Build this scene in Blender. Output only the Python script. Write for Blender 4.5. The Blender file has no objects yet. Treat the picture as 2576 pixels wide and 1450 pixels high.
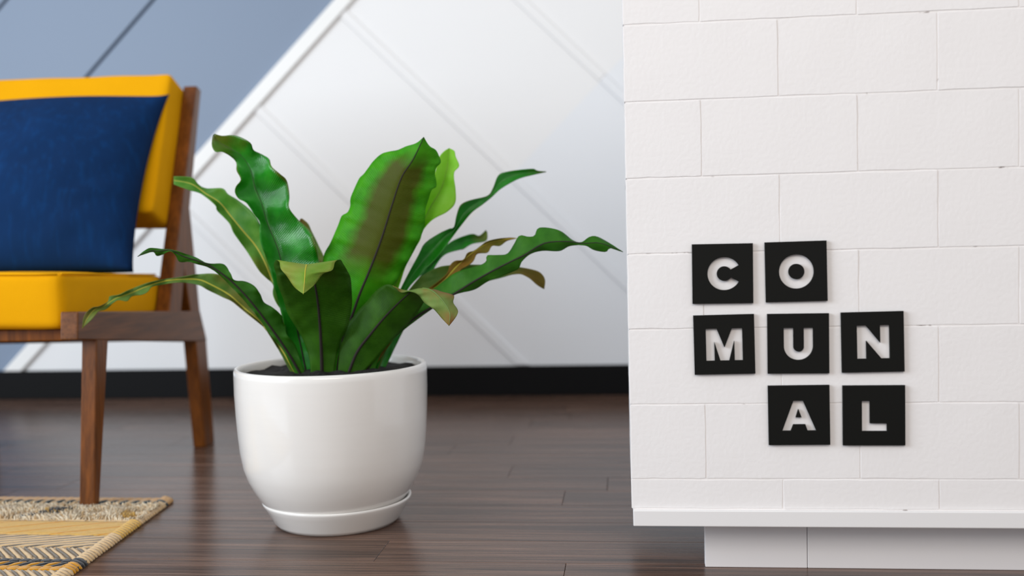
import bpy, bmesh, math, random
import numpy as np
from mathutils import Vector, Matrix, noise
random.seed(7)
sc = bpy.context.scene
COL = sc.collection

# ------------------------------------------------------------------ camera, world, lights, exposure
F = 2600.0; PT = 0.046368; RL = 0.023696; TH = 0.1084856; H = 0.53   # focal length in px, pitch, roll, yaw, camera height
def _axes():
    fw = np.array([0, math.cos(PT), -math.sin(PT)]); dn = np.array([0, -math.sin(PT), -math.cos(PT)]); rt = np.array([1., 0, 0])
    c, s = math.cos(RL), math.sin(RL)
    R = np.array([[math.cos(TH), -math.sin(TH), 0], [math.sin(TH), math.cos(TH), 0], [0, 0, 1]])
    return R @ (c*rt + s*dn), R @ (-s*rt + c*dn), R @ fw
AX, BX, WX = _axes(); CP = np.array([0, 0, H])
def ray(x, y): return AX*(x-1288)/F + BX*(y-725)/F + WX
def atD(x, y, D): return CP + ray(x, y)*D
cam = bpy.data.cameras.new('camera'); camo = bpy.data.objects.new('camera', cam); COL.objects.link(camo)
cam.sensor_width = 36.0; cam.sensor_fit = 'HORIZONTAL'; cam.lens = F/2576*36.0
M = Matrix.Identity(4)
for i in range(3):
    M[i][0] = AX[i]; M[i][1] = -BX[i]; M[i][2] = -WX[i]; M[i][3] = CP[i]
camo.matrix_world = M
cam.dof.use_dof = True; cam.dof.focus_distance = 1.70; cam.dof.aperture_fstop = 1.95
cam.clip_start = 0.05
sc.camera = camo

world = bpy.data.worlds.new('world'); sc.world = world; world.use_nodes = True
bg = world.node_tree.nodes['Background']; bg.inputs[0].default_value = (0.93, 0.96, 1.0, 1); bg.inputs[1].default_value = 0.72

def area(name, loc, target, sx, sy, power, color):
    l = bpy.data.lights.new(name, 'AREA'); l.shape = 'RECTANGLE'; l.size = sx; l.size_y = sy; l.energy = power; l.color = color
    o = bpy.data.objects.new(name, l); COL.objects.link(o); o.location = loc
    o.rotation_euler = (Vector(target)-Vector(loc)).to_track_quat('-Z', 'Y').to_euler()
    return o
area('window_light', (-3.6, -0.3, 1.6), (-0.2, 2.2, 0.5), 2.4, 2.0, 150, (0.82, 0.91, 1.0))
area('ceiling_light', (-0.5, 1.6, 2.75), (-0.5, 2.3, 0.0), 2.6, 0.7, 5, (1.0, 0.95, 0.88))
area('lamp_light', (0.3, -2.2, 2.4), (-0.2, 2.0, 0.4), 2.6, 1.4, 64, (1.0, 0.88, 0.75))
sc.view_settings.view_transform = 'Standard'; sc.view_settings.look = 'None'
sc.view_settings.gamma = 1.0; sc.view_settings.use_curve_mapping = False
sc.view_settings.exposure = -0.08
sc.cycles.max_bounces = 8; sc.cycles.use_denoising = True

# ------------------------------------------------------------------ helpers
def srgb(r, g, b):
    f = lambda v: (v/255/12.92) if v/255 <= 0.04045 else ((v/255+0.055)/1.055)**2.4
    return (f(r), f(g), f(b), 1)
class NT:
    def __init__(self, name):
        self.m = bpy.data.materials.new(name); self.m.use_nodes = True
        self.t = self.m.node_tree; self.b = self.t.nodes['Principled BSDF']
    def n(self, typ, **kw):
        nd = self.t.nodes.new(typ)
        for k, v in kw.items(): setattr(nd, k, v)
        return nd
    def l(self, a, b): self.t.links.new(a, b)
    def set(self, **kw):
        for k, v in kw.items():
            self.b.inputs[{'color': 'Base Color', 'rough': 'Roughness', 'spec': 'Specular IOR Level', 'coat': 'Coat Weight', 'sheen': 'Sheen Weight'}[k]].default_value = v
        return self
    def coords(self, out='Object', scale=(1, 1, 1), rot=(0, 0, 0)):
        tc = self.n('ShaderNodeTexCoord'); mp = self.n('ShaderNodeMapping')
        mp.inputs['Scale'].default_value = scale; mp.inputs['Rotation'].default_value = rot
        self.l(tc.outputs[out], mp.inputs[0]); return mp.outputs[0]
    def noise(self, vec, scale, detail=4, rough=.55):
        nd = self.n('ShaderNodeTexNoise'); nd.inputs['Scale'].default_value = scale
        nd.inputs['Detail'].default_value = detail; nd.inputs['Roughness'].default_value = rough
        if vec is not None: self.l(vec, nd.inputs['Vector'])
        return nd.outputs['Fac']
    def ramp(self, fac, stops):
        r = self.n('ShaderNodeValToRGB'); e = r.color_ramp.elements
        while len(e) < len(stops): e.new(0.5)
        for k, (p, c) in enumerate(stops): e[k].position = p; e[k].color = c
        self.l(fac, r.inputs[0]); return r.outputs[0]
    def mix(self, fac, a, b, mode='MIX'):
        m = self.n('ShaderNodeMix', data_type='RGBA', blend_type=mode)
        for sock, v in ((m.inputs[0], fac), (m.inputs[6], a), (m.inputs[7], b)):
            if hasattr(v, 'is_linked') or hasattr(v, 'links'): self.l(v, sock)
            else: sock.default_value = v
        return m.outputs[2]
    def math(self, op, a, b=None, c=None):
        m = self.n('ShaderNodeMath', operation=op)
        for k, v in enumerate((a, b, c)):
            if v is None: continue
            if hasattr(v, 'links'): self.l(v, m.inputs[k])
            else: m.inputs[k].default_value = v
        return m.outputs[0]
    def col(self, sock): self.l(sock, self.b.inputs['Base Color'])
    def bump(self, h, strength=.2, dist=.002):
        b = self.n('ShaderNodeBump'); b.inputs['Strength'].default_value = strength; b.inputs['Distance'].default_value = dist
        self.l(h, b.inputs['Height']); self.l(b.outputs[0], self.b.inputs['Normal'])

def mobj(name, verts, faces, mats, parent=None, smooth=False, uvs=None, mi=None):
    me = bpy.data.meshes.new(name); me.from_pydata([tuple(map(float, v)) for v in verts], [], faces); me.update()
    for m in (mats if isinstance(mats, (list, tuple)) else [mats]): me.materials.append(m)
    if smooth: me.polygons.foreach_set('use_smooth', [True]*len(me.polygons))
    if mi is not None: me.polygons.foreach_set('material_index', mi)
    if uvs is not None:
        ul = me.uv_layers.new(name='UVMap')
        for lp in me.loops: ul.data[lp.index].uv = uvs[lp.vertex_index]
    o = bpy.data.objects.new(name, me); COL.objects.link(o); o.parent = parent
    return o
def bmobj(name, bm, mats, parent=None, smooth=False):
    me = bpy.data.meshes.new(name); bm.to_mesh(me); bm.free()
    for m in (mats if isinstance(mats, (list, tuple)) else [mats]): me.materials.append(m)
    if smooth: me.polygons.foreach_set('use_smooth', [True]*len(me.polygons))
    o = bpy.data.objects.new(name, me); COL.objects.link(o); o.parent = parent
    return o
def empty(name, loc=(0, 0, 0), rz=0):
    o = bpy.data.objects.new(name, None); COL.objects.link(o); o.location = loc; o.rotation_euler = (0, 0, rz); o.empty_display_size = .1
    return o
def tag(o, label=None, cat=None, group=None, kind=None):
    if label: o['label'] = label
    if cat: o['category'] = cat
    if group: o['group'] = group
    if kind: o['kind'] = kind
    return o
def boxbm(lo, hi, bev=0.0, seg=1):
    bm = bmesh.new(); bmesh.ops.create_cube(bm, size=1)
    for v in bm.verts: v.co = Vector([lo[i] + (v.co[i]+.5)*(hi[i]-lo[i]) for i in range(3)])
    if bev > 0: bmesh.ops.bevel(bm, geom=bm.edges[:], offset=bev, segments=seg, affect='EDGES', profile=.5)
    return bm
def prismbm(poly, u, v, w, org, t0, t1, bev=0.0, seg=1):
    """polygon (a,b) in axes u,v, extruded along w from t0 to t1"""
    bm = bmesh.new(); org, u, v, w = map(Vector, (org, u, v, w))
    vs = [[bm.verts.new(org + u*a + v*b + w*t) for a, b in poly] for t in (t0, t1)]
    n = len(poly)
    bm.faces.new(vs[0]); bm.faces.new(vs[1][::-1])
    for i in range(n): bm.faces.new((vs[0][i], vs[1][i], vs[1][(i+1) % n], vs[0][(i+1) % n]))
    bmesh.ops.recalc_face_normals(bm, faces=bm.faces[:])
    if bev > 0: bmesh.ops.bevel(bm, geom=bm.edges[:], offset=bev, segments=seg, affect='EDGES', profile=.5)
    return bm
def lathe(profile, n=72):
    V, Fc = [], []
    for r, z in profile:
        for k in range(n): a = 2*math.pi*k/n; V.append((r*math.cos(a), r*math.sin(a), z))
    for i in range(len(profile)-1):
        for k in range(n): Fc.append((i*n+k, i*n+(k+1) % n, (i+1)*n+(k+1) % n, (i+1)*n+k))
    return V, Fc
def cr(P, t):
    """Catmull-Rom through rows of P at parameter t in 0..1"""
    P = np.asarray(P, float); n = len(P)-1; x = min(max(t, 0), 1)*n; i = min(int(x), n-1); f = x-i
    p0 = P[max(i-1, 0)]; p1 = P[i]; p2 = P[i+1]; p3 = P[min(i+2, n)]
    return .5*(2*p1 + (p2-p0)*f + (2*p0-5*p1+4*p2-p3)*f*f + (3*p1-p0-3*p2+p3)*f**3)
def tube(pts, rad, n=8, caps=True):
    V, Fc = [], []; pts = [Vector(p) for p in pts]; m = len(pts)
    for i, p in enumerate(pts):
        t = (pts[min(i+1, m-1)]-pts[max(i-1, 0)]).normalized()
        a = t.orthogonal().normalized() if i == 0 else (a - t*a.dot(t)).normalized()
        b = t.cross(a); r = rad[i] if hasattr(rad, '__len__') else rad
        for k in range(n):
            q = 2*math.pi*k/n; V.append(p + a*(r*math.cos(q)) + b*(r*math.sin(q)))
    for i in range(m-1):
        for k in range(n): Fc.append((i*n+k, i*n+(k+1) % n, (i+1)*n+(k+1) % n, (i+1)*n+k))
    if caps: Fc.append(tuple(range(n))[::-1]); Fc.append(tuple(range((m-1)*n, m*n)))
    return V, Fc

# ------------------------------------------------------------------ materials
def mat_paint(name, c, rough=.55, bump=.12, scale=60, var=.03, spec=.4):
    t = NT(name).set(rough=rough, spec=spec); v = t.coords()
    dark = tuple(x*(1-var) for x in c[:3])+(1,)
    t.col(t.mix(t.noise(v, 3.0, 3), dark, c)); t.bump(t.noise(v, scale, 5), bump, .0015); return t.m
WHITE = mat_paint('white_wall_paint', (.86, .855, .855, 1), .5, .05)
WHITE_TRIM = mat_paint('white_trim_paint', (.88, .875, .86, 1), .4, .03)
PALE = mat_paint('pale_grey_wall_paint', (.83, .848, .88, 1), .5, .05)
GREY = mat_paint('blue_grey_wall_paint', (.205, .265, .365, 1), .5, .05)
BLACKB = mat_paint('black_baseboard', (.003, .003, .0035, 1), .6, .03, 60, .03, .15)
GAP = mat_paint('dark_groove', (.05, .055, .065, 1), .8, .0)
BRICK = mat_paint('white_painted_brick', (.835, .812, .81, 1), .6, .3, 140, .03)
t = NT('painted_mortar').set(rough=.8)
t.col(t.ramp(t.noise(t.coords(), 26, 3), [(.0, (.835, .81, .805, 1)), (.66, (.80, .77, .76, 1)), (.72, (.10, .05, .035, 1))]))
MORTAR = t.m
LEDGE = mat_paint('white_ledge_paint', (.79, .775, .775, 1), .5, .06)
PLINTH = mat_paint('plinth_paint', (.76, .74, .75, 1), .5, .05)
TILE = mat_paint('black_acrylic', (.0045, .0047, .004, 1), .6, .05, 300, .02, .15)

def mat_floor():
    t = NT('dark_wood_floor').set(rough=.42, spec=.34)
    oi = t.n('ShaderNodeObjectInfo'); tc = t.n('ShaderNodeTexCoord')
    off = t.n('ShaderNodeVectorMath', operation='MULTIPLY_ADD'); cv = t.n('ShaderNodeCombineXYZ')
    for k in range(3): t.l(oi.outputs['Random'], cv.inputs[k])
    t.l(cv.outputs[0], off.inputs[0]); off.inputs[1].default_value = (37, 19, 5); t.l(tc.outputs['Object'], off.inputs[2])
    mp = t.n('ShaderNodeMapping'); mp.inputs['Scale'].default_value = (1.6, 42, 8); t.l(off.outputs[0], mp.inputs[0])
    mp2 = t.n('ShaderNodeMapping'); mp2.inputs['Scale'].default_value = (4, 260, 30); t.l(off.outputs[0], mp2.inputs[0])
    a = t.noise(mp.outputs[0], 1.0, 4, .6); b = t.noise(mp2.outputs[0], 1.0, 3, .6)
    c = t.ramp(a, [(.34, srgb(28, 19, 16)), (.5, srgb(80, 58, 48)), (.66, srgb(132, 102, 86))])
    c = t.mix(.55, c, t.ramp(b, [(.34, srgb(32, 22, 18)), (.66, srgb(130, 100, 84))]))
    tone = t.math('MULTIPLY_ADD', oi.outputs['Random'], .35, .8); cc = t.n('ShaderNodeCombineColor')
    for k in range(3): t.l(tone, cc.inputs[k])
    t.col(t.mix(1.0, c, cc.outputs[0], 'MULTIPLY'))
    t.l(t.math('MULTIPLY_ADD', b, .16, .17), t.b.inputs['Roughness'])
    t.bump(b, .25, .0006); return t.m
FLOOR = mat_floor()

def mat_wood(name, c1, c2, rough=.42, g=(30, 30, 3), h=(160, 160, 6)):
    t = NT(name).set(rough=rough, spec=.28)
    v = t.coords('Object', g); a = t.noise(v, 1.6, 5, .6); f = t.noise(t.coords('Object', h), 1.0, 3)
    t.col(t.mix(.35, t.ramp(a, [(.3, c1), (.72, c2)]), t.ramp(f, [(.35, c1), (.65, c2)]))); t.bump(f, .12, .0005); return t.m
WALNUT = mat_wood('walnut_wood', srgb(66, 34, 8), srgb(134, 76, 24), .3)
WALNUT_H = mat_wood('walnut_rail', srgb(70, 40, 18), srgb(124, 76, 40), .28, (30, 3, 30), (160, 6, 160))

def mat_fabric(name, c1, c2, weave=900, bump=.35, sheen=.3, extra=None):
    t = NT(name).set(rough=.9, spec=.08, sheen=sheen)
    v = t.coords('Object'); w1 = t.n('ShaderNodeTexWave', wave_type='BANDS', bands_direction='X'); w2 = t.n('ShaderNodeTexWave', wave_type='BANDS', bands_direction='Z')
    for w in (w1, w2):
        w.inputs['Scale'].default_value = weave/6.28; w.inputs['Distortion'].default_value = 1.0; w.inputs['Detail Scale'].default_value = 2; t.l(v, w.inputs['Vector'])
    h = t.math('ADD', w1.outputs['Fac'], w2.outputs['Fac'])
    nn = t.noise(v, 7, 4)
    c = t.mix(nn, c1, c2)
    if extra: c = extra(t, v, c)
    t.col(c); t.bump(h, bump, .0008); return t.m
YELLOW = mat_fabric('mustard_fabric', (.70, .32, .0015, 1), (.78, .37, .002, 1), 900, .35, .0)
def _blue(t, v, c):
    st = t.noise(t.coords('Object', (70, 70, 5)), 1.0, 4, .6)
    return t.mix(t.math('MULTIPLY', t.ramp(st, [(.5, (0, 0, 0, 1)), (.75, (1, 1, 1, 1))]), .3), c, (.004, .06, .21, 1))
BLUE = mat_fabric('navy_velvet', (.004, .017, .056, 1), (.004, .030, .11, 1), 1100, .2, .0, _blue)

t = NT('white_glazed_ceramic').set(rough=.22, spec=.5, coat=.6)
vv = t.coords('Object', (1, 1, 14)); t.col(t.mix(t.noise(vv, 3, 3), (.77, .742, .71, 1), (.81, .79, .762, 1))); t.bump(t.noise(t.coords('Object', (2, 2, 30)), 3, 3), .05, .002)
CERAMIC = t.m
t = NT('dark_soil').set(rough=.95); t.col(t.ramp(t.noise(t.coords(), 90, 6), [(.35, (.002, .002, .0015, 1)), (.75, (.014, .010, .007, 1))])); t.bump(t.noise(t.coords(), 120, 5), 1.0, .01); SOIL = t.m

def mat_leaf(name, base, light, brown=None, brown_amt=0., sori=0., tip=0., edge=None, rough=.32, trans=.3, veins=.5, transcol=None, thr=.48):
    t = NT(name).set(rough=rough, spec=.5 if rough < .3 else .22)
    tc = t.n('ShaderNodeTexCoord'); sp = t.n('ShaderNodeSeparateXYZ'); t.l(tc.outputs['UV'], sp.inputs[0])
    u = t.math('ABSOLUTE', t.math('MULTIPLY_ADD', sp.outputs['X'], 2.0, -1.0)); v = sp.outputs['Y']
    ob = t.coords('Object'); n1 = t.noise(ob, 22, 5, .6); n2 = t.noise(ob, 9, 3)
    c = t.mix(t.ramp(n1, [(.32, (0, 0, 0, 1)), (.72, (1, 1, 1, 1))]), base, light)
    if edge: c = t.mix(t.math('MULTIPLY', t.math('SMOOTH_MIN', t.math('POWER', u, 4.0), 1.0, .1), .55), c, edge)
    if sori > 0:
        k = t.math('ADD', t.math('MULTIPLY', t.math('SUBTRACT', n1, .5), .35), u)
        mu = t.ramp(k, [(.46, (1, 1, 1, 1)), (.74, (0, 0, 0, 1))])
        mv = t.ramp(t.math('ADD', v, t.math('MULTIPLY', t.math('SUBTRACT', n2, .5), .12)), [(.36, (0, 0, 0, 1)), (.47, (1, 1, 1, 1)), (.86, (1, 1, 1, 1)), (.95, (0, 0, 0, 1))])
        c = t.mix(t.math('MULTIPLY', t.math('MULTIPLY', mu, mv), sori), c, srgb(82, 76, 10))
    if brown:
        c = t.mix(t.math('MULTIPLY', t.ramp(n2, [(thr, (0, 0, 0, 1)), (thr+.16, (1, 1, 1, 1))]), brown_amt), c, brown)
    if tip > 0:
        k = t.math('ADD', t.math('MAXIMUM', t.math('MULTIPLY', u, .93), v), t.math('MULTIPLY', t.math('SUBTRACT', n2, .5), .5))
        c = t.mix(t.math('MULTIPLY', t.ramp(k, [(.90, (0, 0, 0, 1)), (1.02, (1, 1, 1, 1))]), tip), c, srgb(120, 74, 18))
    t.col(c)
    w = t.n('ShaderNodeTexWave', wave_type='BANDS', bands_direction='Y'); w.inputs['Scale'].default_value = 46; w.inputs['Distortion'].default_value = 1.2
    cx = t.n('ShaderNodeCombineXYZ'); t.l(sp.outputs['X'], cx.inputs[0]); t.l(t.math('MULTIPLY_ADD', u, -.045, v), cx.inputs[1]); t.l(cx.outputs[0], w.inputs['Vector'])
    t.bump(t.math('ADD', t.math('MULTIPLY', w.outputs['Fac'], veins), t.math('MULTIPLY', n1, .6)), .55, .0012)
    tr = t.n('ShaderNodeBsdfTranslucent'); t.l(t.mix(.0 if transcol is None else 1., t.mix(.35, c, (.22, .5, .02, 1)), transcol or (0, 0, 0, 1)), tr.inputs[0])
    mx = t.n('ShaderNodeMixShader'); mx.inputs[0].default_value = trans
    t.l(t.b.outputs[0], mx.inputs[1]); t.l(tr.outputs[0], mx.inputs[2])
    t.l(mx.outputs[0], t.t.nodes['Material Output'].inputs[0]); return t.m
YG = srgb(150, 170, 60); BR = srgb(132, 104, 48)
L_UP = mat_leaf('leaf_upper', srgb(10, 108, 14), srgb(44, 150, 34), rough=.2, trans=.22, tip=.5)
L_UN = mat_leaf('leaf_underside', srgb(34, 92, 10), srgb(60, 124, 24), rough=.5, trans=.28)
L_SORI = mat_leaf('leaf_underside_spores', srgb(44, 142, 0), srgb(80, 174, 14), sori=.9, rough=.5, trans=.35)
L_DK = mat_leaf('leaf_underside_deep', srgb(36, 78, 4), srgb(56, 106, 14), sori=.3, rough=.5, trans=.2)
L_OL = mat_leaf('leaf_olive', srgb(62, 108, 36), srgb(112, 138, 64), brown=BR, brown_amt=.6, rough=.42, trans=.25, tip=.4)
L_MID = mat_leaf('leaf_upper_mid', srgb(58, 122, 30), srgb(104, 152, 60), brown=srgb(128, 124, 46), brown_amt=.5, rough=.36, trans=.25)
L_BRI = mat_leaf('leaf_backlit', srgb(140, 215, 30), srgb(175, 230, 90), rough=.4, trans=.5)  # light shining through from behind is put into the pale base colours
L_BRN = mat_leaf('leaf_withered', srgb(96, 96, 26), srgb(148, 108, 38), brown=srgb(118, 78, 24), brown_amt=.8, rough=.6, trans=.3, tip=1.)
L_CRL = mat_leaf('leaf_curled_upper', srgb(104, 156, 34), srgb(140, 172, 66), brown=srgb(160, 150, 72), brown_amt=.5, rough=.4, trans=.3, edge=srgb(150, 160, 70))
L_CRB = mat_leaf('leaf_curled_brown', srgb(104, 140, 62), srgb(132, 152, 80), brown=srgb(146, 104, 52), brown_amt=1., thr=.36, rough=.5, trans=.3, tip=.5)
def mat_plain(name, c, rough=.5):
    t = NT(name).set(rough=rough); t.col(t.mix(t.noise(t.coords(), 60, 3), tuple(x*.75 for x in c[:3])+(1,), c)); return t.m
RIB_D = mat_plain('rib_dark', srgb(30, 20, 12), .8); RIB_Y = mat_plain('rib_yellow', srgb(176, 168, 34)); RIB_G = mat_plain('rib_green', srgb(92, 120, 40))

# ------------------------------------------------------------------ floor: one object per plank
floor = mobj('floor', [(-6, -2.5, -.012), (3.5, -2.5, -.012), (3.5, 3.6, -.012), (-6, 3.6, -.012)], [(0, 1, 2, 3)], GAP)
tag(floor, 'dark brown wood plank floor', kind='structure')
PW = .1215; y = -.40; row = 0
lens = {}
starts = {0: -.30, 1: -.775}
plank_mesh = {}
while y < 3.49:
    y1 = min(y+PW, 3.4895)
    rs = random.Random(row*13+5); x = -3.3 + rs.random()*.9
    cuts = [-4.2]
    while x < 1.9:
        cuts.append(x); x += rs.choice((.92, 1.22, 1.22))
    cuts.append(2.2)
    for a, b in zip(cuts[:-1], cuts[1:]):
        if b < -3.2 and y > 1.2: pass
        o = bmobj('plank', boxbm((0, .0003, -.011), (b-a-.0006, y1-y-.0003, 0), .0006), FLOOR, floor)
        o.location = (a, y, 0)
    y += PW; row += 1

# ------------------------------------------------------------------ back wall with diagonal panels
WY = 3.49
wall = mobj('wall_back', [(-5, WY+.03, 0), (3, WY+.03, 0), (3, WY+.03, 2.8), (-5, WY+.03, 2.8), (-5, WY+.12, 0), (3, WY+.12, 0), (3, WY+.12, 2.8), (-5, WY+.12, 2.8)],
            [(0, 1, 2, 3), (4, 7, 6, 5), (0, 4, 5, 1), (3, 2, 6, 7), (0, 3, 7, 4), (1, 5, 6, 2)], GAP)
tag(wall, 'panelled wall painted blue-grey and white on a diagonal', kind='structure')
def clip(poly, a, b, c):
    """keep a*x+b*z <= c"""
    out = []
    for i in range(len(poly)):
        p, q = poly[i], poly[(i+1) % len(poly)]; dp, dq = a*p[0]+b*p[1]-c, a*q[0]+b*q[1]-c
        if dp <= 0: out.append(p)
        if dp*dq < 0: s = dp/(dp-dq); out.append((p[0]+s*(q[0]-p[0]), p[1]+s*(q[1]-p[1])))
    return out
RECT = [(-5, .05), (3, .05), (3, 2.8), (-5, 2.8)]
RECT_T = [(-5, .1025), (3, .1025), (3, 2.8), (-5, 2.8)]
def panel(name, diag=None, anti=None, y0=WY, mat=WHITE, thick=.03, bev=.0015, label=None, zr=None):
    p = RECT if y0 >= WY else RECT_T
    if diag: p = clip(p, -1, 1, diag[1]); p = clip(p, 1, -1, -diag[0])       # diag: d0 <= z-x <= d1
    if anti: p = clip(p, 1, 1, anti[1]); p = clip(p, -1, -1, -anti[0])       # anti: s0 <= x+z <= s1
    if len(p) < 3: return None
    o = bmobj(name, prismbm(p, (1, 0, 0), (0, 0, 1), (0, 1, 0), (0, 0, 0), y0, y0+thick, bev), mat, wall)
    if label: o['label'] = label
    return o
g = .0065*1.414/2*1.6
DG = [2.292, 3.009, 3.578, 4.15, 4.72, 5.3, 5.9, 8]
for a, b in zip(DG[:-1], DG[1:]): panel('wall_panel', (a+g, b-g), mat=GREY, label='blue-grey diagonal wall panel')
AS = [-5, -.87, -.245, .38, 1.005, 1.63, 2.25, 6]
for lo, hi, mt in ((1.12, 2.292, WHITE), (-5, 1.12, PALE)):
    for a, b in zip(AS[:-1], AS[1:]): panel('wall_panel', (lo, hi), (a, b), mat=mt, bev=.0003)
panel('diagonal_trim', (2.292-.034, 2.292+.034), y0=WY-.016, thick=.016, mat=WHITE_TRIM, label='white diagonal moulding')
for s in AS[1:-1]:
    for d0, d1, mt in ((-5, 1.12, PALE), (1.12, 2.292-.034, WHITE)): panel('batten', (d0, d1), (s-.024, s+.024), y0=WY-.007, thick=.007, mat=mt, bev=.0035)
bb = bmobj('baseboard_back', boxbm((-5, WY-.013, 0), (3, WY-.0005, .102), .002), BLACKB)
tag(bb, 'black baseboard along the panelled wall', kind='structure')

# ------------------------------------------------------------------ white painted brick counter on the right
BY = 1.583; BX0 = .005; BWID = .228; BHT = .115; TOPZ = .8488
bar = bmobj('wall_right', boxbm((BX0+.0025, BY+.0010, .10), (1.372, BY+.40, TOPZ+.345-.003)), MORTAR)
tag(bar, 'white painted brick counter front', kind='structure')
def brick_mesh(w, h, d, seed, bev=.0016):
    bm = boxbm((0, 0, 0), (w, d, h), 0)
    bmesh.ops.subdivide_edges(bm, edges=[e for e in bm.edges if abs(e.verts[0].co.y-e.verts[1].co.y) < 1e-6], cuts=9, use_grid_fill=True)
    bmesh.ops.bevel(bm, geom=[e for e in bm.edges if e.is_manifold and e.calc_face_angle(0) > 1], offset=bev, segments=2, affect='EDGES')
    for v in bm.verts:
        x, yy, z = v.co
        ex = min(x, w-x) < .003; ez = min(z, h-z) < .003
        n = noise.noise_vector(Vector((x*55+seed*9.7, z*55, seed*3.1)))
        if ez: v.co.z += n.z*.0012
        if ex: v.co.x += n.x*.0008
        if yy < .003: v.co.y += noise.noise(Vector((x*14, z*14, seed*5.)))*.0005
    me = bpy.data.meshes.new('brick'); bm.to_mesh(me); bm.free(); me.materials.append(BRICK); 
    return me
bcache = {}
def brick(x0, x1, z0, z1, yy, depth, k, corner=False):
    key = (round(x1-x0, 4), round(z1-z0, 4), round(depth, 3), k % 4, corner)
    if key not in bcache: bcache[key] = brick_mesh(x1-x0, z1-z0, depth, k % 4 + 1, .0011)
    o = bpy.data.objects.new('brick', bcache[key]); COL.objects.link(o); o.parent = bar; o.location = (x0, yy+random.uniform(-.0003, .0003), z0)
    return o
JG = .0009
zs = [TOPZ+.345-k*BHT for k in range(10)]      # top edges of the courses
for k, zt in enumerate(zs):
    zb = zt-BHT
    if zb < .10: zb = .1125
    if zt <= .1126: break
    odd = k % 2 == 0
    xs = [BX0] + ([BX0+BWID*(i+.5) for i in range(10)] if odd else [BX0+BWID*(i+1) for i in range(10)])
    xs = [x for x in xs if x < 1.36] + [1.373]
    for j, (a, b) in enumerate(zip(xs[:-1], xs[1:])):
        if b-a < .02: continue
        brick(a if j == 0 else a+.0003, b-.0003, zb+JG/2, zt-JG/2, BY, .10, k*7+j, j == 0)
    # return on the left end
    ys = [BY+.10, BY+.228, BY+.40] if odd else [BY+.10, BY+.29, BY+.40]
    for a, b in zip(ys[:-1], ys[1:]): brick(BX0, BX0+.1, zb+JG/2, zt-JG/2, a+JG, b-a-JG, k+3)
lb = bmobj('ledge_board', boxbm((BX0+.002, BY-.006, .0868), (1.373, BY+.40, .1112), .0012, 2), LEDGE, bar); lb['label'] = 'white ledge board under the bricks'
PY = BY+.07
for a, b in ((.1205, .2795), (.2803, .77), (.7708, 1.26)):
    bmobj('plinth_panel', boxbm((a, PY, .0), (b, PY+.02, .0866), .0008), PLINTH, bar)
bmobj('plinth_side_panel', boxbm((.31, PY+.0205, .0), (.33, BY+.33, .0866), .0008), PLINTH, bar)

# ------------------------------------------------------------------ letter tiles
def arc(cx, cy, r, a0, a1, n=40): return [(cx+r*math.cos(math.radians(a0+(a1-a0)*i/n)), cy+r*math.sin(math.radians(a0+(a1-a0)*i/n))) for i in range(n+1)]
def rel(pts, c): return [((x-c[0])/183., -(y-c[1])/183.) for x, y in pts]
LET = {
 'C': [arc(.055, 0, .552, 30, 330) + arc(.06, 0, .246, 328, 32)[0:]],
 'O': [arc(.012, 0, .567, 0, 360)[:-1], arc(.012, 0, .256, 0, 360)[:-1]],
 'M': [rel([(187, 648), (253, 648), (298, 764), (345, 648), (408, 648), (408, 846), (358, 846), (358, 726), (326, 846), (272, 846), (238, 730), (238, 846), (187, 846)], (297, 747))],
 'U': [rel([(661, 640), (719, 640)], (747, 737)) + [(p[0], p[1]) for p in arc((749.5-747)/183., -(756-737)/183., 30.5/183., 180, 360, 24)] + rel([(780, 640), (836, 640)], (747, 737)) + arc((748.5-747)/183., -(750-737)/183., 87.5/183., 360, 180, 36)],
 'N': [rel([(1108, 627), (1162, 627), (1244, 733), (1244, 627), (1300, 627), (1300, 829), (1250, 829), (1163, 720), (1163, 829), (1108, 829)], (1200, 728))],
 'A': [rel([(722, 1088), (780, 1088), (857, 1273), (805, 1273), (792, 1234), (721, 1234), (705, 1273), (653, 1273)], (755, 1177)), rel([(752, 1140), (770, 1190), (736, 1190)], (755, 1177))],
 'L': [rel([(1137, 1087), (1185, 1087), (1185, 1224), (1285, 1224), (1285, 1272), (1137, 1272)], (1208, 1176))],
}
TINFO = [('C', .147, .472, -.2, 'black square tile with cut-out letter C, top left of the wall sign'),
 ('O', .255, .473, .55, 'black square tile with cut-out letter O, right of the C tile'),
 ('M', .148, .365, .65, 'black square tile with cut-out letter M, directly under the C tile'),
 ('U', .257, .365, -.15, 'black square tile with cut-out letter U, between M and N'),
 ('N', .365, .366, .6, 'black square tile with cut-out letter N, right end of the middle row'),
 ('A', .257, .257, .3, 'black square tile with cut-out letter A, bottom row under the U tile'),
 ('L', .366, .256, -.1, 'black square tile with cut-out letter L, bottom right of the wall sign')]
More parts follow.
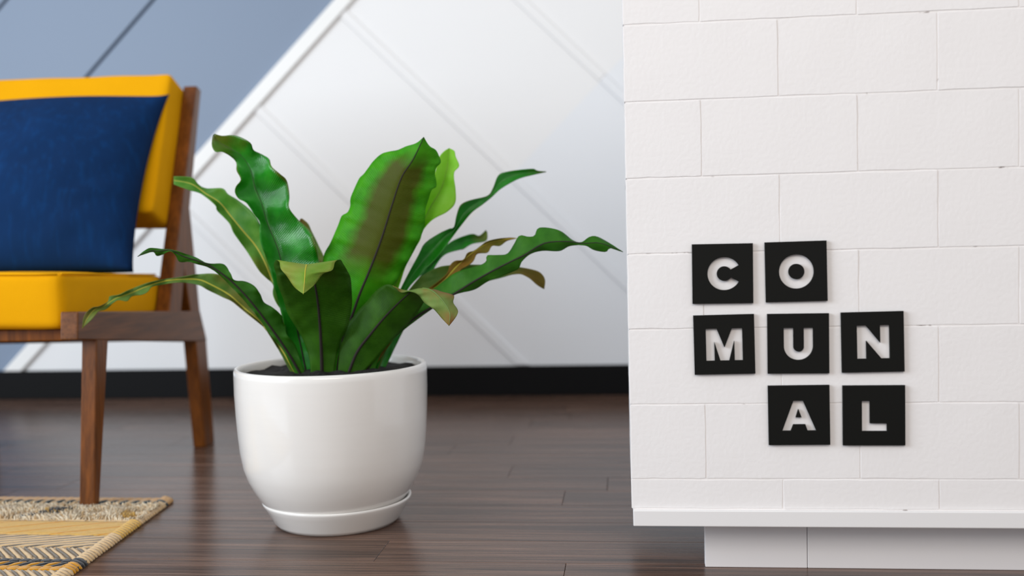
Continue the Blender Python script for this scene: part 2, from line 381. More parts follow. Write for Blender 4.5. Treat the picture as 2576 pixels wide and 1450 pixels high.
for ch, x, z, ang, lab in TINFO:
    cu = bpy.data.curves.new('tile', 'CURVE'); cu.dimensions = '2D'; cu.fill_mode = 'BOTH'; cu.extrude = .0024; cu.bevel_depth = .0004; cu.bevel_resolution = 1; cu.offset = -.0004
    s = .045
    for loop in [[(-1, -1), (1, -1), (1, 1), (-1, 1)]] + LET[ch]:
        sp = cu.splines.new('POLY'); sp.points.add(len(loop)-1); sp.use_cyclic_u = True
        for p, (a, b) in zip(sp.points, loop): p.co = (a*s, b*s, 0, 1)
    tmp = bpy.data.objects.new('tmp', cu); COL.objects.link(tmp)
    me = bpy.data.meshes.new_from_object(tmp.evaluated_get(bpy.context.evaluated_depsgraph_get()))
    bpy.data.objects.remove(tmp)
    me.materials.clear(); me.materials.append(TILE)
    o = bpy.data.objects.new('letter_tile', me); COL.objects.link(o)
    o.location = (x, BY-.0034, z); o.rotation_euler = (math.pi/2, 0, 0)
    o.matrix_world = Matrix.Translation(o.location) @ Matrix.Rotation(-math.radians(ang), 4, 'Y') @ Matrix.Rotation(math.pi/2, 4, 'X')
    tag(o, lab, 'sign', 'letter tiles on the brick counter')

# ------------------------------------------------------------------ pot, saucer, soil
PX, PYY = -.5591, 1.9160
SZ = .006
saucer = mobj('saucer', *lathe([(0, .0), (.108, .0), (.114, .001), (.120, .008), (.134, .034), (.1405, .043), (.1415, .0465), (.1400, .0485), (.1365, .0475), (.131, .040), (.118, .012), (.108, .009), (0, .009)]), CERAMIC, None, True)
saucer.location = (PX+.004, PYY, 0)
tag(saucer, 'white glazed ceramic saucer under the plant pot', 'saucer')
fern = empty('potted_fern', (PX, PYY, 0))
tag(fern, "bird's-nest fern with long wavy leaves in a white ceramic pot", 'plant')
prof = [(0, .0095), (.090, .0095), (.104, .011), (.114, .018), (.126, .033), (.139, .050), (.1520, .071), (.1625, .092), (.1700, .115), (.1748, .145), (.1775, .175), (.1800, .215), (.1815, .255), (.1815, .288), (.1812, .296), (.1795, .3005), (.1760, .3020), (.1725, .3005), (.1705, .296), (.170, .285), (.1695, .240), (.168, .20), (0, .20)]
prof2 = []
for i in range(len(prof)-1):
    prof2.append(prof[i])
prof2.append(prof[-1])
mobj('pot', *lathe(prof2, 96), CERAMIC, fern, True)
sv, sf = [], []
nr = 14; na = 48
for i in range(nr+1):
    for k in range(na):
        r = .1693*i/nr; a = 2*math.pi*k/na
        sv.append((r*math.cos(a), r*math.sin(a), .286 + .008*noise.noise(Vector((r*math.cos(a)*40, r*math.sin(a)*40, 0))) + .006*(1-i/nr)))
for i in range(nr):
    for k in range(na): sf.append((i*na+k, i*na+(k+1) % na, (i+1)*na+(k+1) % na, (i+1)*na+k))
mobj('soil', sv, sf, SOIL, fern, True)

# ------------------------------------------------------------------ fern leaves
def arcres(P, n):
    P = np.asarray(P, float); Q = np.array([cr(P, k/200) for k in range(201)])
    s = np.r_[0, np.cumsum(np.linalg.norm(np.diff(Q, axis=0), axis=1))]; s /= s[-1]
    return np.array([[np.interp(t, s, Q[:, 0]), np.interp(t, s, Q[:, 1])] for t in np.linspace(0, 1, n)])
def leaf(Lp, Mp, Rp, D, mats, rib, curl=.02, wave=.006, freq=9, ribr=.0032, face='under', n=120, matched=False, label=None, ribend=1., rib2=None):
    """Lp, Mp, Rp: outline left / midrib / right from base to tip; D: distances along the leaf; curl: edges' set-back from the midrib"""
    if matched: L, Mm, R = [np.array([cr(P, t) for t in np.linspace(0, 1, n)]) for P in (Lp, Mp, Rp)]
    else: L, Mm, R = arcres(Lp, n), arcres(Mp, n), arcres(Rp, n)
    k = n//3; tx, ty = Mm[k+2]-Mm[k-2]; wx, wy = R[k]-L[k]
    if tx*wy - ty*wx < 0: L, R = R, L
    NU = 7; V, UV, Fc = [], [], []
    ph = random.random()*6
    for i in range(n):
        v = i/(n-1); d0 = np.interp(v, np.linspace(0, 1, len(D)), D); env = min(1, v*5)*min(1, (1-v)*6+.15)
        hw = np.linalg.norm(R[i]-L[i])*.5*d0/F
        for j in range(-NU, NU+1):
            u = j/NU; a = abs(u); E_ = R[i] if u > 0 else L[i]
            px = Mm[i]*(1-a) + E_*a
            cc = min(abs(curl), hw*.75)*math.copysign(1, curl)
            d = d0 + cc*(a**1.3)*min(1, v*4+.15) + wave*env*(a**2)*math.sin(freq*6.28*v + ph + (1.3 if u > 0 else 0)) + .0011*env*a*math.sin(freq*15*v + ph + 3*a + u + 5*noise.noise(Vector((v*7, ph, u)))) 
            V.append(atD(px[0], px[1], d)); UV.append((.5+u*.5, v))
    W_ = 2*NU+1
    for i in range(n-1):
        for j in range(W_-1):
            q = (i*W_+j, i*W_+j+1, (i+1)*W_+j+1, (i+1)*W_+j)
            Fc.append(q)
    org = np.array([PX, PYY, 0])
    V = [p-org for p in V]
    o = mobj('leaf', V, Fc, mats, fern, True, UV)
    # make the side seen on the lower blade the first material
    me = o.data; c = 0
    for p in me.polygons[(n//4)*(W_-1):(n//4+3)*(W_-1)]: c += p.normal.dot(Vector(CP-org)-p.center)
    if c < 0: me.flip_normals()
    md = o.modifiers.new('thickness', 'SOLIDIFY'); md.thickness = .0009; md.offset = 0; md.material_offset = 1; md.material_offset_rim = 0
    if label: o['label'] = label
    if rib:
        pts = [V[i*W_+NU] for i in range(0, int(n*ribend), 2)] + ([V[(n-1)*W_+NU]] if ribend >= 1 else [])
        rr = [ribr*(1-.82*(i/(len(pts)-1))**.8)+.0002 for i in range(len(pts))]
        mobj('midrib', *tube(pts, rr, 8), rib, o, True)
    if rib2:
        pts = [V[i*W_+NU] for i in range(int(n*(ribend+.06)), n)]
        mobj('midrib', *tube(pts, [.0016*(1-.7*i/len(pts)) for i in range(len(pts))], 8), rib2, o, True)
    return o

# tall upright leaf in the middle, underside with spores
leaf([(815, 945), (822, 850), (815, 740), (813, 652), (832, 610), (851, 566), (860, 543), (874, 535), (881, 519), (882, 499), (892, 474), (904, 449), (915, 438), (927, 422), (939, 406), (959, 388), (979, 381.6), (1000, 378), (1023, 368), (1048, 360), (1066, 345)],
     [(848, 945), (855, 890), (868, 838), (884, 800), (905, 740), (930, 680), (960, 600), (985, 520), (1010, 447), (1040, 400), (1066, 345)],
     [(878, 945), (900, 880), (935, 800), (985, 725), (1023, 665), (1052, 610), (1068, 568), (1070, 528), (1078, 501), (1086, 478), (1097, 471), (1097, 454), (1094, 437), (1098, 421), (1109, 409), (1104, 392), (1096, 377), (1080, 367), (1066, 345)],
     [1.955, 1.94, 1.92, 1.90, 1.875], [L_SORI, L_UP], RIB_D, curl=.03, wave=.005, freq=11, label='broad upright leaf with a brown spore patch')
# glossy leaf leaning left
leaf([(745, 945), (715, 820), (690, 720), (668, 645), (656, 613), (653, 580), (654, 560), (636, 533), (619, 510), (600, 500), (591, 484), (594, 469), (606, 452), (595, 429), (594, 409), (579, 393), (559, 382), (542, 382), (533, 367), (534, 347), (538, 338)],
     [(772, 945), (748, 830), (722, 720), (703, 640), (690, 603), (673, 563), (658, 511), (641, 469), (631, 429), (609, 394), (579, 374), (552, 358), (538, 340)],
     [(800, 945), (800, 820), (806, 700), (800, 645), (790, 605), (780, 583), (767, 568), (748, 551), (727, 523), (728, 498), (726, 474), (720, 452), (703, 437), (683, 419), (677, 400), (658, 388), (638, 378), (631, 361), (609, 347), (584, 340), (559, 342), (540, 337)],
     [1.985, 1.97, 1.965, 1.97, 1.97, 1.95], [L_UP, L_UN], RIB_D, curl=-.028, wave=.010, freq=7, ribr=.0018, label='glossy leaf leaning left with a curled tip')
# long arching leaf behind it, reaching left over the armchair
leaf([(755, 945), (745, 868), (733, 828), (718, 794), (696, 764), (686, 739), (687, 717), (669, 699), (651, 680), (619, 630), (589, 588), (576, 561), (547, 531), (541, 516), (507, 489), (477, 479), (437, 464)],
     [(768, 943), (753, 868), (736, 818), (716, 779), (703, 739), (686, 707), (664, 654), (643, 618), (613, 583), (584, 548), (554, 511), (519, 488), (482, 463), (437, 454)],
     [(780, 940), (779, 898), (770, 868), (755, 831), (738, 815), (720, 774), (714, 739), (703, 700), (690, 650), (665, 590), (640, 540), (600, 505), (574, 489), (559, 474), (519, 474), (499, 464), (482, 447), (437, 444)],
     [1.985, 2.0, 2.03, 2.06, 2.09], [L_MID, L_UN], RIB_Y, curl=-.018, wave=.006, freq=6, ribr=.0034, label='arching leaf with a yellow midrib')
# narrow wavy leaf, underside, reaching left
leaf([(745, 945), (728, 913), (711, 880), (683, 846), (650, 800), (615, 757), (584, 724), (554, 694), (524, 673), (492, 664), (477, 659), (452, 659), (442, 643), (428, 632), (411, 640), (394, 644), (384, 634), (346, 646)],
     [(758, 945), (728, 893), (698, 848), (669, 808), (639, 769), (604, 729), (569, 697), (525, 667), (492, 655), (460, 645), (430, 630), (400, 632), (374, 632), (346, 646)],
     [(768, 945), (753, 898), (741, 866), (721, 841), (719, 818), (708, 794), (686, 774), (664, 761), (654, 739), (639, 719), (614, 708), (589, 705), (579, 687), (562, 665), (523, 663), (490, 647), (448, 633), (428, 628), (407, 627), (374, 625), (346, 646)],
     [1.955, 1.93, 1.90, 1.88, 1.86, 1.85], [L_UN, L_OL], RIB_D, curl=.016, wave=.008, freq=8, ribr=.0026, label='narrow wavy leaf with a dark midrib')
# lowest leaf, reaching furthest left with a hanging tip
leaf([(735, 945), (700, 880), (669, 831), (651, 813), (614, 784), (584, 759), (560, 748), (523, 730), (498, 717), (448, 711), (407, 717), (382, 722), (372, 734), (357, 742), (332, 746), (320, 758), (299, 755), (287, 761), (266, 779), (248, 784), (231, 804), (207, 826)],
     [(748, 945), (705, 872), (660, 816), (639, 796), (604, 766), (574, 740), (530, 716), (500, 704), (455, 703), (407, 709), (365, 723), (324, 740), (290, 752), (262, 770), (240, 778), (222, 798), (207, 826)],
     [(760, 945), (715, 860), (680, 810), (650, 775), (600, 728), (552, 692), (500, 690), (458, 697), (407, 704), (365, 714), (324, 730), (299, 742), (276, 746), (272, 759), (250, 771), (231, 775), (212, 794), (207, 826)],
     [1.975, 1.985, 2.0, 2.01, 2.0, 1.98], [L_OL, L_UN], RIB_Y, curl=-.012, wave=.006, freq=9, ribr=.0026, label='lowest leaf drooping left towards the armchair')
# front leaf whose tip folds over towards the viewer
leaf([(782, 945), (778, 901), (762, 854), (745, 824), (724, 789), (712, 751), (698, 714), (695, 690), (689, 668), (694, 655), (703, 660), (707, 678), (721, 694), (741, 723), (763, 740)],
     [(810, 946), (809, 900), (807, 854), (804, 808), (800, 765), (794, 725), (786, 695), (780, 678), (776, 669), (772, 666), (770, 672), (768, 682), (767, 697), (765, 720), (763, 741)],
     [(840, 944), (846, 901), (857, 858), (874, 826), (885, 772), (885, 735), (882, 700), (874, 682), (864, 665), (856, 654), (843, 660), (836, 680), (812, 690), (790, 718), (763, 740)],
     [1.945, 1.93, 1.91, 1.885, 1.85, 1.825, 1.80, 1.785, 1.765, 1.745, 1.735, 1.73], [L_DK, L_CRL], RIB_D, curl=.02, wave=.004, freq=5, ribr=.0036, matched=True, n=120, ribend=.6, rib2=RIB_Y, label='front leaf with its tip folded over')
# front right leaf with a withered, folded tip
leaf([(850, 945), (858, 848), (895, 790), (922, 760), (952, 727), (980, 716), (1008, 736), (1030, 734), (1052, 742), (1069, 763), (1092, 779), (1113, 803), (1129, 820)],
     [(875, 945), (898, 887), (933, 840), (968, 798), (1001, 764), (1025, 742), (1042, 729), (1064, 726), (1085, 731), (1104, 746), (1120, 765), (1132, 790), (1129, 820)],
     [(905, 945), (945, 905), (985, 858), (1022, 820), (1050, 786), (1068, 758), (1080, 735), (1092, 729), (1112, 735), (1141, 744), (1140, 762), (1152, 787), (1130, 820)],
     [1.945, 1.93, 1.905, 1.88, 1.85, 1.825, 1.80, 1.785, 1.775, 1.765], [L_DK, L_CRB], RIB_D, curl=.022, wave=.004, freq=5, ribr=.003, matched=True, n=120, ribend=.52, rib2=RIB_G, label='front leaf with a browned folded tip')
# long leaf reaching right to the brick counter
leaf([(895, 945), (950, 850), (1020, 765), (1060, 740), (1093, 725), (1138, 691), (1166, 679), (1207, 668), (1224, 657), (1225, 643), (1250, 642), (1276, 639), (1293, 615), (1307, 593), (1330, 596), (1345, 593), (1355, 574), (1390, 575), (1414, 584), (1441, 605), (1462, 610), (1483, 596), (1503, 596), (1538, 615), (1567, 634)],
     [(915, 945), (965, 868), (1040, 803), (1100, 765), (1150, 735), (1193, 708), (1241, 681), (1286, 658), (1321, 641), (1350, 622), (1379, 610), (1431, 608), (1465, 613), (1510, 612), (1567, 634)],
     [(940, 945), (960, 888), (1010, 836), (1079, 783), (1130, 752), (1148, 740), (1193, 729), (1228, 708), (1272, 691), (1303, 677), (1314, 657), (1335, 639), (1366, 631), (1407, 632), (1434, 619), (1472, 618), (1493, 629), (1524, 634), (1535, 625), (1567, 635)],
     [1.955, 1.935, 1.915, 1.90, 1.89, 1.885], [L_UN, L_UP], RIB_D, curl=.018, wave=.008, freq=9, ribr=.0026, label='longest leaf, stretching right to the brick counter')
# twisted leaf, upper right
leaf([(930, 930), (975, 800), (1014, 715), (1052, 643), (1069, 612), (1104, 588), (1130, 576), (1142, 572), (1148, 545), (1155, 522), (1165, 511), (1186, 503), (1226, 493), (1240, 474), (1253, 442), (1276, 432), (1338, 425), (1352, 430), (1374, 432)],
     [(940, 930), (985, 805), (1018, 725), (1055, 668), (1090, 628), (1122, 592), (1143, 578), (1160, 550), (1178, 528), (1205, 507), (1232, 493), (1256, 462), (1290, 442), (1335, 434), (1374, 432)],
     [(950, 930), (995, 815), (1022, 735), (1059, 691), (1104, 643), (1138, 597), (1155, 574), (1186, 536), (1214, 515), (1235, 498), (1262, 474), (1303, 451), (1338, 441), (1374, 433)],
     [1.985, 2.0, 2.03, 2.07, 2.10], [L_UP, L_UN], None, curl=-.012, wave=.004, freq=3, label='twisted leaf at the upper right')
# backlit leaf behind the big one, its glow painted into the colour
leaf([(890, 930), (960, 760), (1000, 690), (1030, 620), (1058, 560), (1080, 480), (1096, 430), (1105, 396), (1118, 380), (1130, 373)],
     [(900, 930), (970, 770), (1006, 690), (1040, 620), (1075, 536), (1108, 479), (1122, 437), (1128, 400), (1130, 373)],
     [(910, 930), (985, 770), (1018, 678), (1033, 643), (1056, 605), (1064, 580), (1088, 553), (1125, 533), (1145, 511), (1146, 479), (1142, 449), (1143, 432), (1155, 417), (1146, 394), (1143, 380), (1130, 373)],
     [1.985, 2.0, 2.02, 2.03], [L_BRI, L_BRI], RIB_G, curl=-.015, wave=.004, freq=4, ribr=.0014, label='bright green backlit leaf')
# withered yellow-brown leaf on the right
leaf([(915, 935), (1000, 800), (1060, 740), (1099, 711), (1124, 689), (1131, 669), (1144, 657), (1166, 654), (1176, 637), (1196, 629), (1223, 609), (1253, 601), (1283, 598), (1300, 600)],
     [(925, 935), (1010, 805), (1070, 745), (1114, 709), (1148, 672), (1183, 640), (1223, 614), (1255, 605), (1283, 601), (1300, 600)],
     [(935, 935), (1020, 812), (1080, 752), (1124, 716), (1144, 699), (1159, 679), (1184, 664), (1193, 654), (1201, 639), (1226, 636), (1238, 619), (1258, 619), (1275, 607), (1300, 600)],
     [1.975, 1.985, 2.0, 2.01], [L_BRN, L_BRN], RIB_Y, curl=-.008, wave=.006, freq=6, ribr=.003, label='withered yellow-brown leaf')
# leaf in the background on the right
leaf([(950, 925), (1010, 780), (1060, 690), (1100, 640), (1134, 609), (1171, 593), (1191, 589), (1206, 593), (1222, 579)],
     [(960, 925), (1020, 790), (1065, 700), (1105, 648), (1140, 622), (1175, 607), (1195, 601), (1212, 598), (1224, 582)],
     [(970, 925), (1030, 800), (1075, 710), (1099, 664), (1121, 640), (1156, 629), (1166, 627), (1188, 614), (1223, 606), (1226, 584)],
     [2.02, 2.06, 2.12, 2.2], [L_UP, L_UN], None, curl=-.01, wave=.004, freq=5, label='small leaf behind, at the right')
# olive leaf passing behind the long right leaf, tip drooping
leaf([(930, 935), (980, 800), (1042, 714), (1067, 691), (1099, 674), (1129, 668), (1191, 666), (1250, 668), (1303, 672), (1345, 680), (1362, 689), (1371, 705), (1369, 727)],
     [(940, 935), (990, 810), (1050, 728), (1080, 710), (1115, 697), (1150, 690), (1200, 688), (1250, 684), (1303, 682), (1338, 692), (1355, 705), (1369, 727)],
     [(950, 935), (1000, 820), (1062, 742), (1095, 727), (1130, 722), (1160, 714), (1205, 712), (1250, 702), (1300, 690), (1328, 698), (1352, 718), (1369, 728)],
     [1.99, 2.01, 2.03, 2.05, 2.06], [L_OL, L_UN], None, curl=-.008, wave=.004, freq=5, label='olive leaf with a drooping tip behind the long right leaf')
# olive leaf at the back between the two big leaves
leaf([(825, 925), (800, 800), (780, 720), (762, 640), (750, 585), (755, 551)], [(832, 925), (820, 800), (806, 720), (784, 640), (766, 585), (758, 550)],
     [(840, 925), (838, 800), (832, 710), (815, 648), (800, 615), (784, 582), (775, 563), (760, 550)],
     [2.02, 2.05, 2.08, 2.1], [L_OL, L_UN], None, curl=-.01, wave=.003, freq=4, label='olive leaf at the back')

# ------------------------------------------------------------------ armchair (local axes: x across to the chair's outer right, y back, z up)
CH0 = (-1.080, 1.999, 0.0); CHR = math.atan2(.0496, .9988)
chair = empty('armchair', CH0, CHR)
tag(chair, 'mid-century walnut armchair with mustard yellow cushions', 'armchair')
CWID = .64; TH_ = .036
RUGZ = .0085
def side_piece(name, poly, x0, x1, bev=.003, mat=WALNUT):
    return bmobj(name, prismbm(poly, (0, 1, 0), (0, 0, 1), (1, 0, 0), (0, 0, 0), x0, x1, bev, 2), mat, chair)
for sx in (0, 1):
    f = (lambda a: -a) if sx == 0 else (lambda a: -CWID+a)
    def sp(name, poly, a, b, mat=WALNUT, bev=.003):
        lo, hi = sorted((f(a), f(b))); return side_piece(name, poly, lo, hi, bev, mat)
    sp('side_rail', [(-.066, .353), (.575, .285), (.655, .280), (.612, .363), (-.060, .409)], 0, TH_, WALNUT_H)
    sp('leg', [(-.024, RUGZ), (-.0005, RUGZ), (.072, .345), (.018, .352)], .001, .033)
    sp('leg', [(.616, .0), (.685, .0), (.652, .285), (.574, .290)], .001, TH_-.001)
    sp('rear_brace', [(.545, .362), (.612, .358), (.567, .632), (.527, .60), (.508, .49)], .0005, TH_-.002)
    sp('back_post', [(.401, .372), (.478, .366), (.566, .633), (.680, .949), (.648, .957)], .0, TH_)
bmobj('front_rail', boxbm((-CWID+TH_, -.010, .3465), (-TH_, .018, .372), .003, 2), WALNUT, chair)
bmobj('rear_rail', boxbm((-CWID+TH_, .56, .29), (-TH_, .60, .35), .003, 2), WALNUT, chair)
for z_, y_ in ((.905, .664), (.70, .588)): bmobj('back_slat', boxbm((-CWID+TH_, y_, z_-.03), (-TH_, y_+.016, z_+.03), .003, 2), WALNUT, chair)

def roundbox(dim, r, bulge, n=18, wob=.0, seed=0):
    dim = np.array(dim)/2; V, Fc = [], []
    def add(axis, sgn):
        base = len(V)
        for i in range(n+1):
            for j in range(n+1):
                a = -math.cos(math.pi*i/n); b = -math.cos(math.pi*j/n)
                a = .55*a+.45*(2*i/n-1); b = .55*b+.45*(2*j/n-1)
                p = np.zeros(3); p[axis] = sgn; p[(axis+1) % 3] = a; p[(axis+2) % 3] = b
                q = p*dim; inn = np.clip(q, -(dim-r), dim-r); dv = q-inn; L = np.linalg.norm(dv)
                q = inn + (dv/L*r if L > 1e-9 else 0)
                bl = (1-a*a)*(1-b*b); q[axis] += sgn*bulge[axis]*bl
                nv = noise.noise_vector(Vector(q*9+seed)); q = q + np.array(nv)*wob
                V.append(q)
        for i in range(n):
            for j in range(n):
                f = (base+i*(n+1)+j, base+(i+1)*(n+1)+j, base+(i+1)*(n+1)+j+1, base+i*(n+1)+j+1)
                Fc.append(f if sgn > 0 else f[::-1])
    for ax_ in range(3):
        for s in (1, -1): add(ax_, s)
    return np.array(V), Fc
def cushion(name, quad, x0, x1, r, bulge, wob, seed, mat=YELLOW):
    """quad: side-view corners (y,z): front-bottom, back-bottom, back-top, front-top"""
    q = np.array(quad, float); w = x1-x0
    dy = np.linalg.norm(q[1]-q[0]); dz = np.linalg.norm(q[3]-q[0])
    V, Fc = roundbox((w, dy, dz), r, bulge, 22, wob, seed)
    out = []
    for p in V:
        a = p[1]/dy+.5; b = p[2]/dz+.5
        yz = (q[0]*(1-a)+q[1]*a)*(1-b) + (q[3]*(1-a)+q[2]*a)*b
        out.append(((x0+x1)/2+p[0], yz[0], yz[1]))
    o = mobj(name, out, Fc, mat, chair, True)
    bm = bmesh.new(); bm.from_mesh(o.data); bmesh.ops.remove_doubles(bm, verts=bm.verts[:], dist=1e-5); bmesh.ops.recalc_face_normals(bm, faces=bm.faces[:]); bm.to_mesh(o.data); bm.free()
    o.data.polygons.foreach_set('use_smooth', [True]*len(o.data.polygons))
    return o
cushion('seat_cushion', [(-.045, .374), (.47, .364), (.478, .462), (-.042, .488)], -CWID+.045, -.041, .016, (.004, .006, .010), .003, 3)
cushion('back_cushion', [(.405, .618), (.522, .578), (.672, .943), (.565, .978)], -CWID+.0375, -.0365, .012, (.003, .008, .006), .003, 11)
for nm, (yy, zz), (y2, z2) in (('piping', (-.036, .484), (.43, .466)), ('piping', (-.040, .380), (.415, .372))):
    mobj(nm, *tube([(-.0425, yy+(y2-yy)*k/8, zz+(z2-zz)*k/8) for k in range(9)], .0022, 6), YELLOW, chair, True)
mobj('piping', *tube([(-.049-(CWID-.098)*k/12, -.042, .4835+.003*math.sin(math.pi*k/12)) for k in range(13)], .0022, 6), YELLOW, chair, True)

# ------------------------------------------------------------------ blue throw pillow leaning on the back cushion
def pillow():
    n = 44; V, Fc = [], []
    e = Vector((-math.sin(CHR), math.cos(CHR), 0)); r = Vector((math.cos(CHR), math.sin(CHR), 0)); c0 = Vector(CH0)
    BRc = c0 + r*(-.034) + e*.285 + Vector((0, 0, .4760)); TRc = c0 + r*(-.030) + e*.535 + Vector((0, 0, .920))
    up = (TRc-BRc); side = -r*.50; nrm = up.cross(side).normalized()
    if nrm.dot(e) > 0: nrm = -nrm
    for sgn in (1, -1):
        for i in range(n+1):
            for j in range(n+1):
                a = i/n; b = j/n; A = 2*a-1; B = 2*b-1       # a along the side (right to left), b upward
                pin = .055*(1-B*B)**.8; pin2 = .034*(1-abs(A)**5) if B > 0 else -.004*(1-A*A)
                aa = .5+ .5*A*(1-pin*1.6) ; bb_ = .5+.5*B*(1-pin2*1.3)
                th = (max(0, 1-A**2)*max(0, 1-B**2))**.5*.095
                p = BRc + side*aa + up*bb_ - up*0
                wr = noise.noise(Vector((a*5, b*9, 2.)))*.006 + .007*math.sin(b*34+a*9+2*noise.noise(Vector((a*6, b*6, 0))))*max(0, .55-a)*max(0, .65-b)*4 + .003*math.sin(a*60+3*noise.noise(Vector((a*4, b*4, 3))))*max(0, a-.4)*max(0, .7-b)*3
                k = (1-A**4)*(1-B**4)
                p = p + nrm*(th*(1.15 if sgn > 0 else -.22) + (wr*k if sgn > 0 else 0)) + nrm*.040*k*0
                V.append(p)
    N = (n+1)**2
    for s in (0, 1):
        for i in range(n):
            for j in range(n):
                f = (s*N+i*(n+1)+j, s*N+(i+1)*(n+1)+j, s*N+(i+1)*(n+1)+j+1, s*N+i*(n+1)+j+1)
                Fc.append(f if s else f[::-1])
    org = BRc + side*.5; org.z = 0
    o = mobj('throw_pillow', [v-org for v in V], Fc, BLUE, None, True); o.location = org
    bm = bmesh.new(); bm.from_mesh(o.data); bmesh.ops.remove_doubles(bm, verts=bm.verts[:], dist=1e-5); bmesh.ops.recalc_face_normals(bm, faces=bm.faces[:]); bm.to_mesh(o.data); bm.free()
    o.data.polygons.foreach_set('use_smooth', [True]*len(o.data.polygons))
    return o
tag(pillow(), 'square navy blue throw pillow leaning on the yellow armchair', 'pillow')

# ------------------------------------------------------------------ woven rug
def mat_yarn(name, c):
    t = NT(name).set(rough=.95, spec=.1, sheen=.4); v = t.coords()
    t.col(t.mix(t.noise(v, 120, 4), tuple(x*.62 for x in c[:3])+(1,), c)); t.bump(t.noise(v, 900, 3), .8, .0015); return t.m
Y_CR = mat_yarn('cream_yarn', srgb(222, 188, 140)); Y_GR = mat_yarn('grey_yarn', srgb(112, 100, 84)); Y_YE = mat_yarn('yellow_yarn', srgb(222, 176, 84))
Y_MU = mat_yarn('mustard_yarn', srgb(216, 150, 18)); Y_BK = mat_yarn('charcoal_yarn', srgb(44, 46, 50)); Y_TN = mat_yarn('tan_yarn', srgb(204, 158, 102))
Y_PILE = mat_yarn('pile_yarn', srgb(250, 232, 200)); Y_TEAL = mat_yarn('teal_yarn', srgb(36, 58, 66))
YM = [Y_CR, Y_GR, Y_YE, Y_MU, Y_BK, Y_TN, Y_PILE, Y_TEAL]
RC = np.array([-.948, 2.052, 0])
rug = empty('rug', tuple(RC)); tag(rug, 'handwoven wool rug with cream, yellow and charcoal bands under the armchair', 'rug')
def rp(s, t_, z=0): return (.092*t_ - s, -t_ + .018*s, z)
RW = 1.05
bands = [(0, .030, Y_TN, .0075), (.030, .066, Y_CR, .0080), (.066, .180, Y_CR, .0080), (.180, .276, Y_YE, .0072), (.276, .350, Y_CR, .0066), (.350, .418, Y_CR, .0066), (.418, .430, Y_BK, .0074), (.430, .456, Y_BK, .0066), (.456, .472, Y_MU, .0076), (.472, .56, Y_CR, .0066), (.56, .66, Y_YE, .0072), (.66, .78, Y_CR, .0066), (.78, .80, Y_TN, .0072)]
for a, b, m, h in bands:
    sseg = 40; V, Fc = [], []
    prof_ = [(a, 0), (a, h*.6), (a+.003, h), (b-.003, h), (b, h*.6), (b, 0)]
    for k in range(sseg+1):
        for t_, z in prof_: V.append(rp(RW*k/sseg, t_, z*(1+.08*noise.noise(Vector((k*.9, t_*30, 0))))))
    q = len(prof_)
    for k in range(sseg):
        for i in range(q-1): Fc.append((k*q+i, k*q+i+1, (k+1)*q+i+1, (k+1)*q+i))
    Fc.append(tuple(range(q))); Fc.append(tuple(range(sseg*q, sseg*q+q))[::-1])
    o = mobj('woven_band', V, Fc, m, rug, False)
class Acc:
    def __init__(s): s.V = []; s.F = []; s.M = []
    def yarn(s, p, q, r, m, seg=3, n=5, sag=0., flat=.75):
        p, q = np.array(p), np.array(q); d = q-p; L = np.linalg.norm(d); d = d/L; a = np.cross(d, (0, 0, 1)); a /= np.linalg.norm(a); b0 = len(s.V)
        for i in range(seg+1):
            t_ = i/seg; rr = r*(.45 if i in (0, seg) else 1)*random.uniform(.88, 1.12); c = p+d*L*t_ + np.array((0, 0, sag*math.sin(math.pi*t_))) + a*random.uniform(-.15, .15)*r
            for k in range(n): w = 2*math.pi*k/n; s.V.append(c + a*rr*math.cos(w) + np.array((0, 0, rr*flat*math.sin(w))))
        for i in range(seg):
            for k in range(n): s.F.append((b0+i*n+k, b0+i*n+(k+1) % n, b0+(i+1)*n+(k+1) % n, b0+(i+1)*n+k)); s.M.append(m)
        s.F.append(tuple(b0+k for k in range(n))[::-1]); s.F.append(tuple(b0+seg*n+k for k in range(n))); s.M += [m, m]
    def build(s, name):
        o = mobj(name, s.V, s.F, YM, rug, True, None, s.M); o['kind'] = 'stuff'; return o
A_ = Acc()
def diag(t0, t1, ds, pitch, r, mats, z, seg=6):
    """parallel slanted yarns: each runs from (s,t0) to (s+ds,t1)"""
    s = -abs(ds); k = 0
    while s < RW+abs(ds):
        p0, p1 = (s, t0), (s+ds, t1); lo, hi = 0., 1.
        d = p1[0]-p0[0]
        for lim, sg in ((0.004, 1), (RW-.004, -1)):       # clip to the rug width
            f0, f1 = sg*(p0[0]-lim), sg*(p1[0]-lim)
            if f0 < 0 and f1 < 0: lo = 2
            elif f0 < 0: lo = max(lo, f0/(f0-f1))
            elif f1 < 0: hi = min(hi, f0/(f0-f1))
        if lo < hi-.05:
            q0 = (p0[0]+d*lo, t0+(t1-t0)*lo); q1 = (p0[0]+d*hi, t0+(t1-t0)*hi)
            m = mats[k % len(mats)]
            A_.yarn(rp(*q0, z), rp(*q1, z), r*(1.12 if m == 0 else .9), m, seg)
        s += pitch; k += 1
diag(.277, .350, .205, .0215, .0036, (0, 1), .0064, 8)
diag(.351, .418, -.060, .0100, .0034, (0, 1), .0064, 5)
diag(.473, .56, -.080, .0100, .0034, (0, 1), .0064, 5)
diag(.182, .274, .20, .016, .0036, (2, 2, 2, 3, 2, 2), .0064, 8)
diag(.431, .455, .020, .0155, .0046, (3, 4), .0062, 3)
for t_, m, r in ((.421, 4, .0035), (.427, 4, .0035), (.459, 3, .0035), (.464, 3, .0035), (.469, 3, .003), (.006, 5, .003), (.013, 5, .003), (.020, 5, .003), (.027, 5, .003), (.183, 4, .0016)):
    s = 0.003
    while s < RW-.02: A_.yarn(rp(s, t_, .0064), rp(s+.022, t_, .0064), r, m, 3); s += .019
s = .012
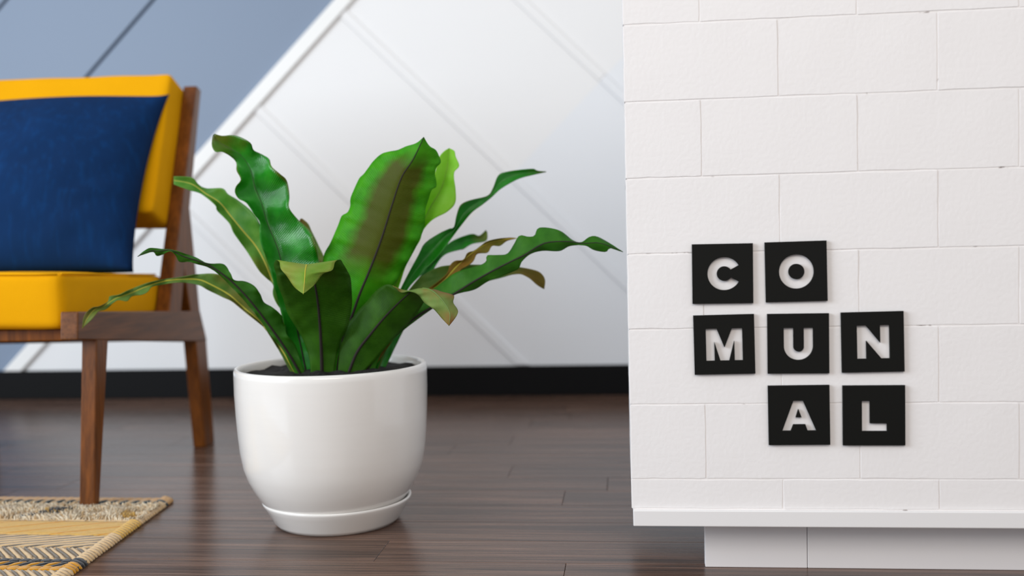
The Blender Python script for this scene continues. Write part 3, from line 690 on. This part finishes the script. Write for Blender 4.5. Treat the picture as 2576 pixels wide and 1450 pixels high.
while s < RW-.02:
    A_.yarn(rp(s+.010, .062, .0072), rp(s, .034, .0078), .0050, 7, 4, sag=.002)
    A_.yarn(rp(s+.022, .064, .0068), rp(s+.012, .033, .0068), .0045, 0, 4, sag=.002); s += .0235
# bound right edge: short yarns wrapped over the rim
t_ = .004
while t_ < .79:
    m = 0
    for a, b, mm, h in bands:
        if a <= t_ < b: m = YM.index(mm)
    if .030 < t_ < .045: m = 7
    if .43 <= t_ < .445: m = 4
    if .445 <= t_ < .456: m = 3
    A_.yarn(rp(.024, t_-.006, .0078), rp(-.0040, t_+.007, .0030), .0052, m, 4, sag=.0025); t_ += .0105
A_.build('yarn')
# shaggy pile band
Pq = Acc(); V, Fc, Mi = [], [], []
rs = random.Random(3)
for k in range(9000):
    s = rs.uniform(.004, RW-.005); t_ = rs.uniform(.067, .178)
    if s < .06: t_ = rs.uniform(.067, .178)
    cl = noise.noise(Vector((s*22, t_*30, 1.))); h = .009+.005*cl+rs.uniform(-.003, .003); lean = noise.noise_vector(Vector((s*30, t_*30, 5.)))
    dk = abs(s-.185-(t_-.11)*.9) < .020 and .10 < t_ < .165
    m = 4 if dk and rs.random() < .8 else (2 if noise.noise(Vector((s*14, t_*20, 9.))) > .42 else (0 if rs.random() < .35 else 6))
    x, y, z = rp(s, t_, .006); a = rs.uniform(0, 6.28); w = .0017; dx, dy = lean.x*.012+rs.uniform(-.004, .004), lean.y*.012+rs.uniform(-.004, .004)
    b0 = len(V); ca, sa = math.cos(a)*w, math.sin(a)*w
    for q in range(3): V.append((x+w*math.cos(a+q*2.094), y+w*math.sin(a+q*2.094), z))
    for q in range(3): V.append((x+dx*.5+w*1.1*math.cos(a+q*2.094), y+dy*.5+w*1.1*math.sin(a+q*2.094), z+h*.65))
    V.append((x+dx*1.2, y+dy*1.2, z+h*.95))
    for q in range(3):
        r_ = (q+1) % 3; Fc += [(b0+q, b0+r_, b0+3+r_, b0+3+q), (b0+3+q, b0+3+r_, b0+6)]; Mi += [m, m]
o = mobj('pile', V, Fc, YM, rug, True, None, Mi); o['kind'] = 'stuff'; o['label'] = 'shaggy cream wool pile'
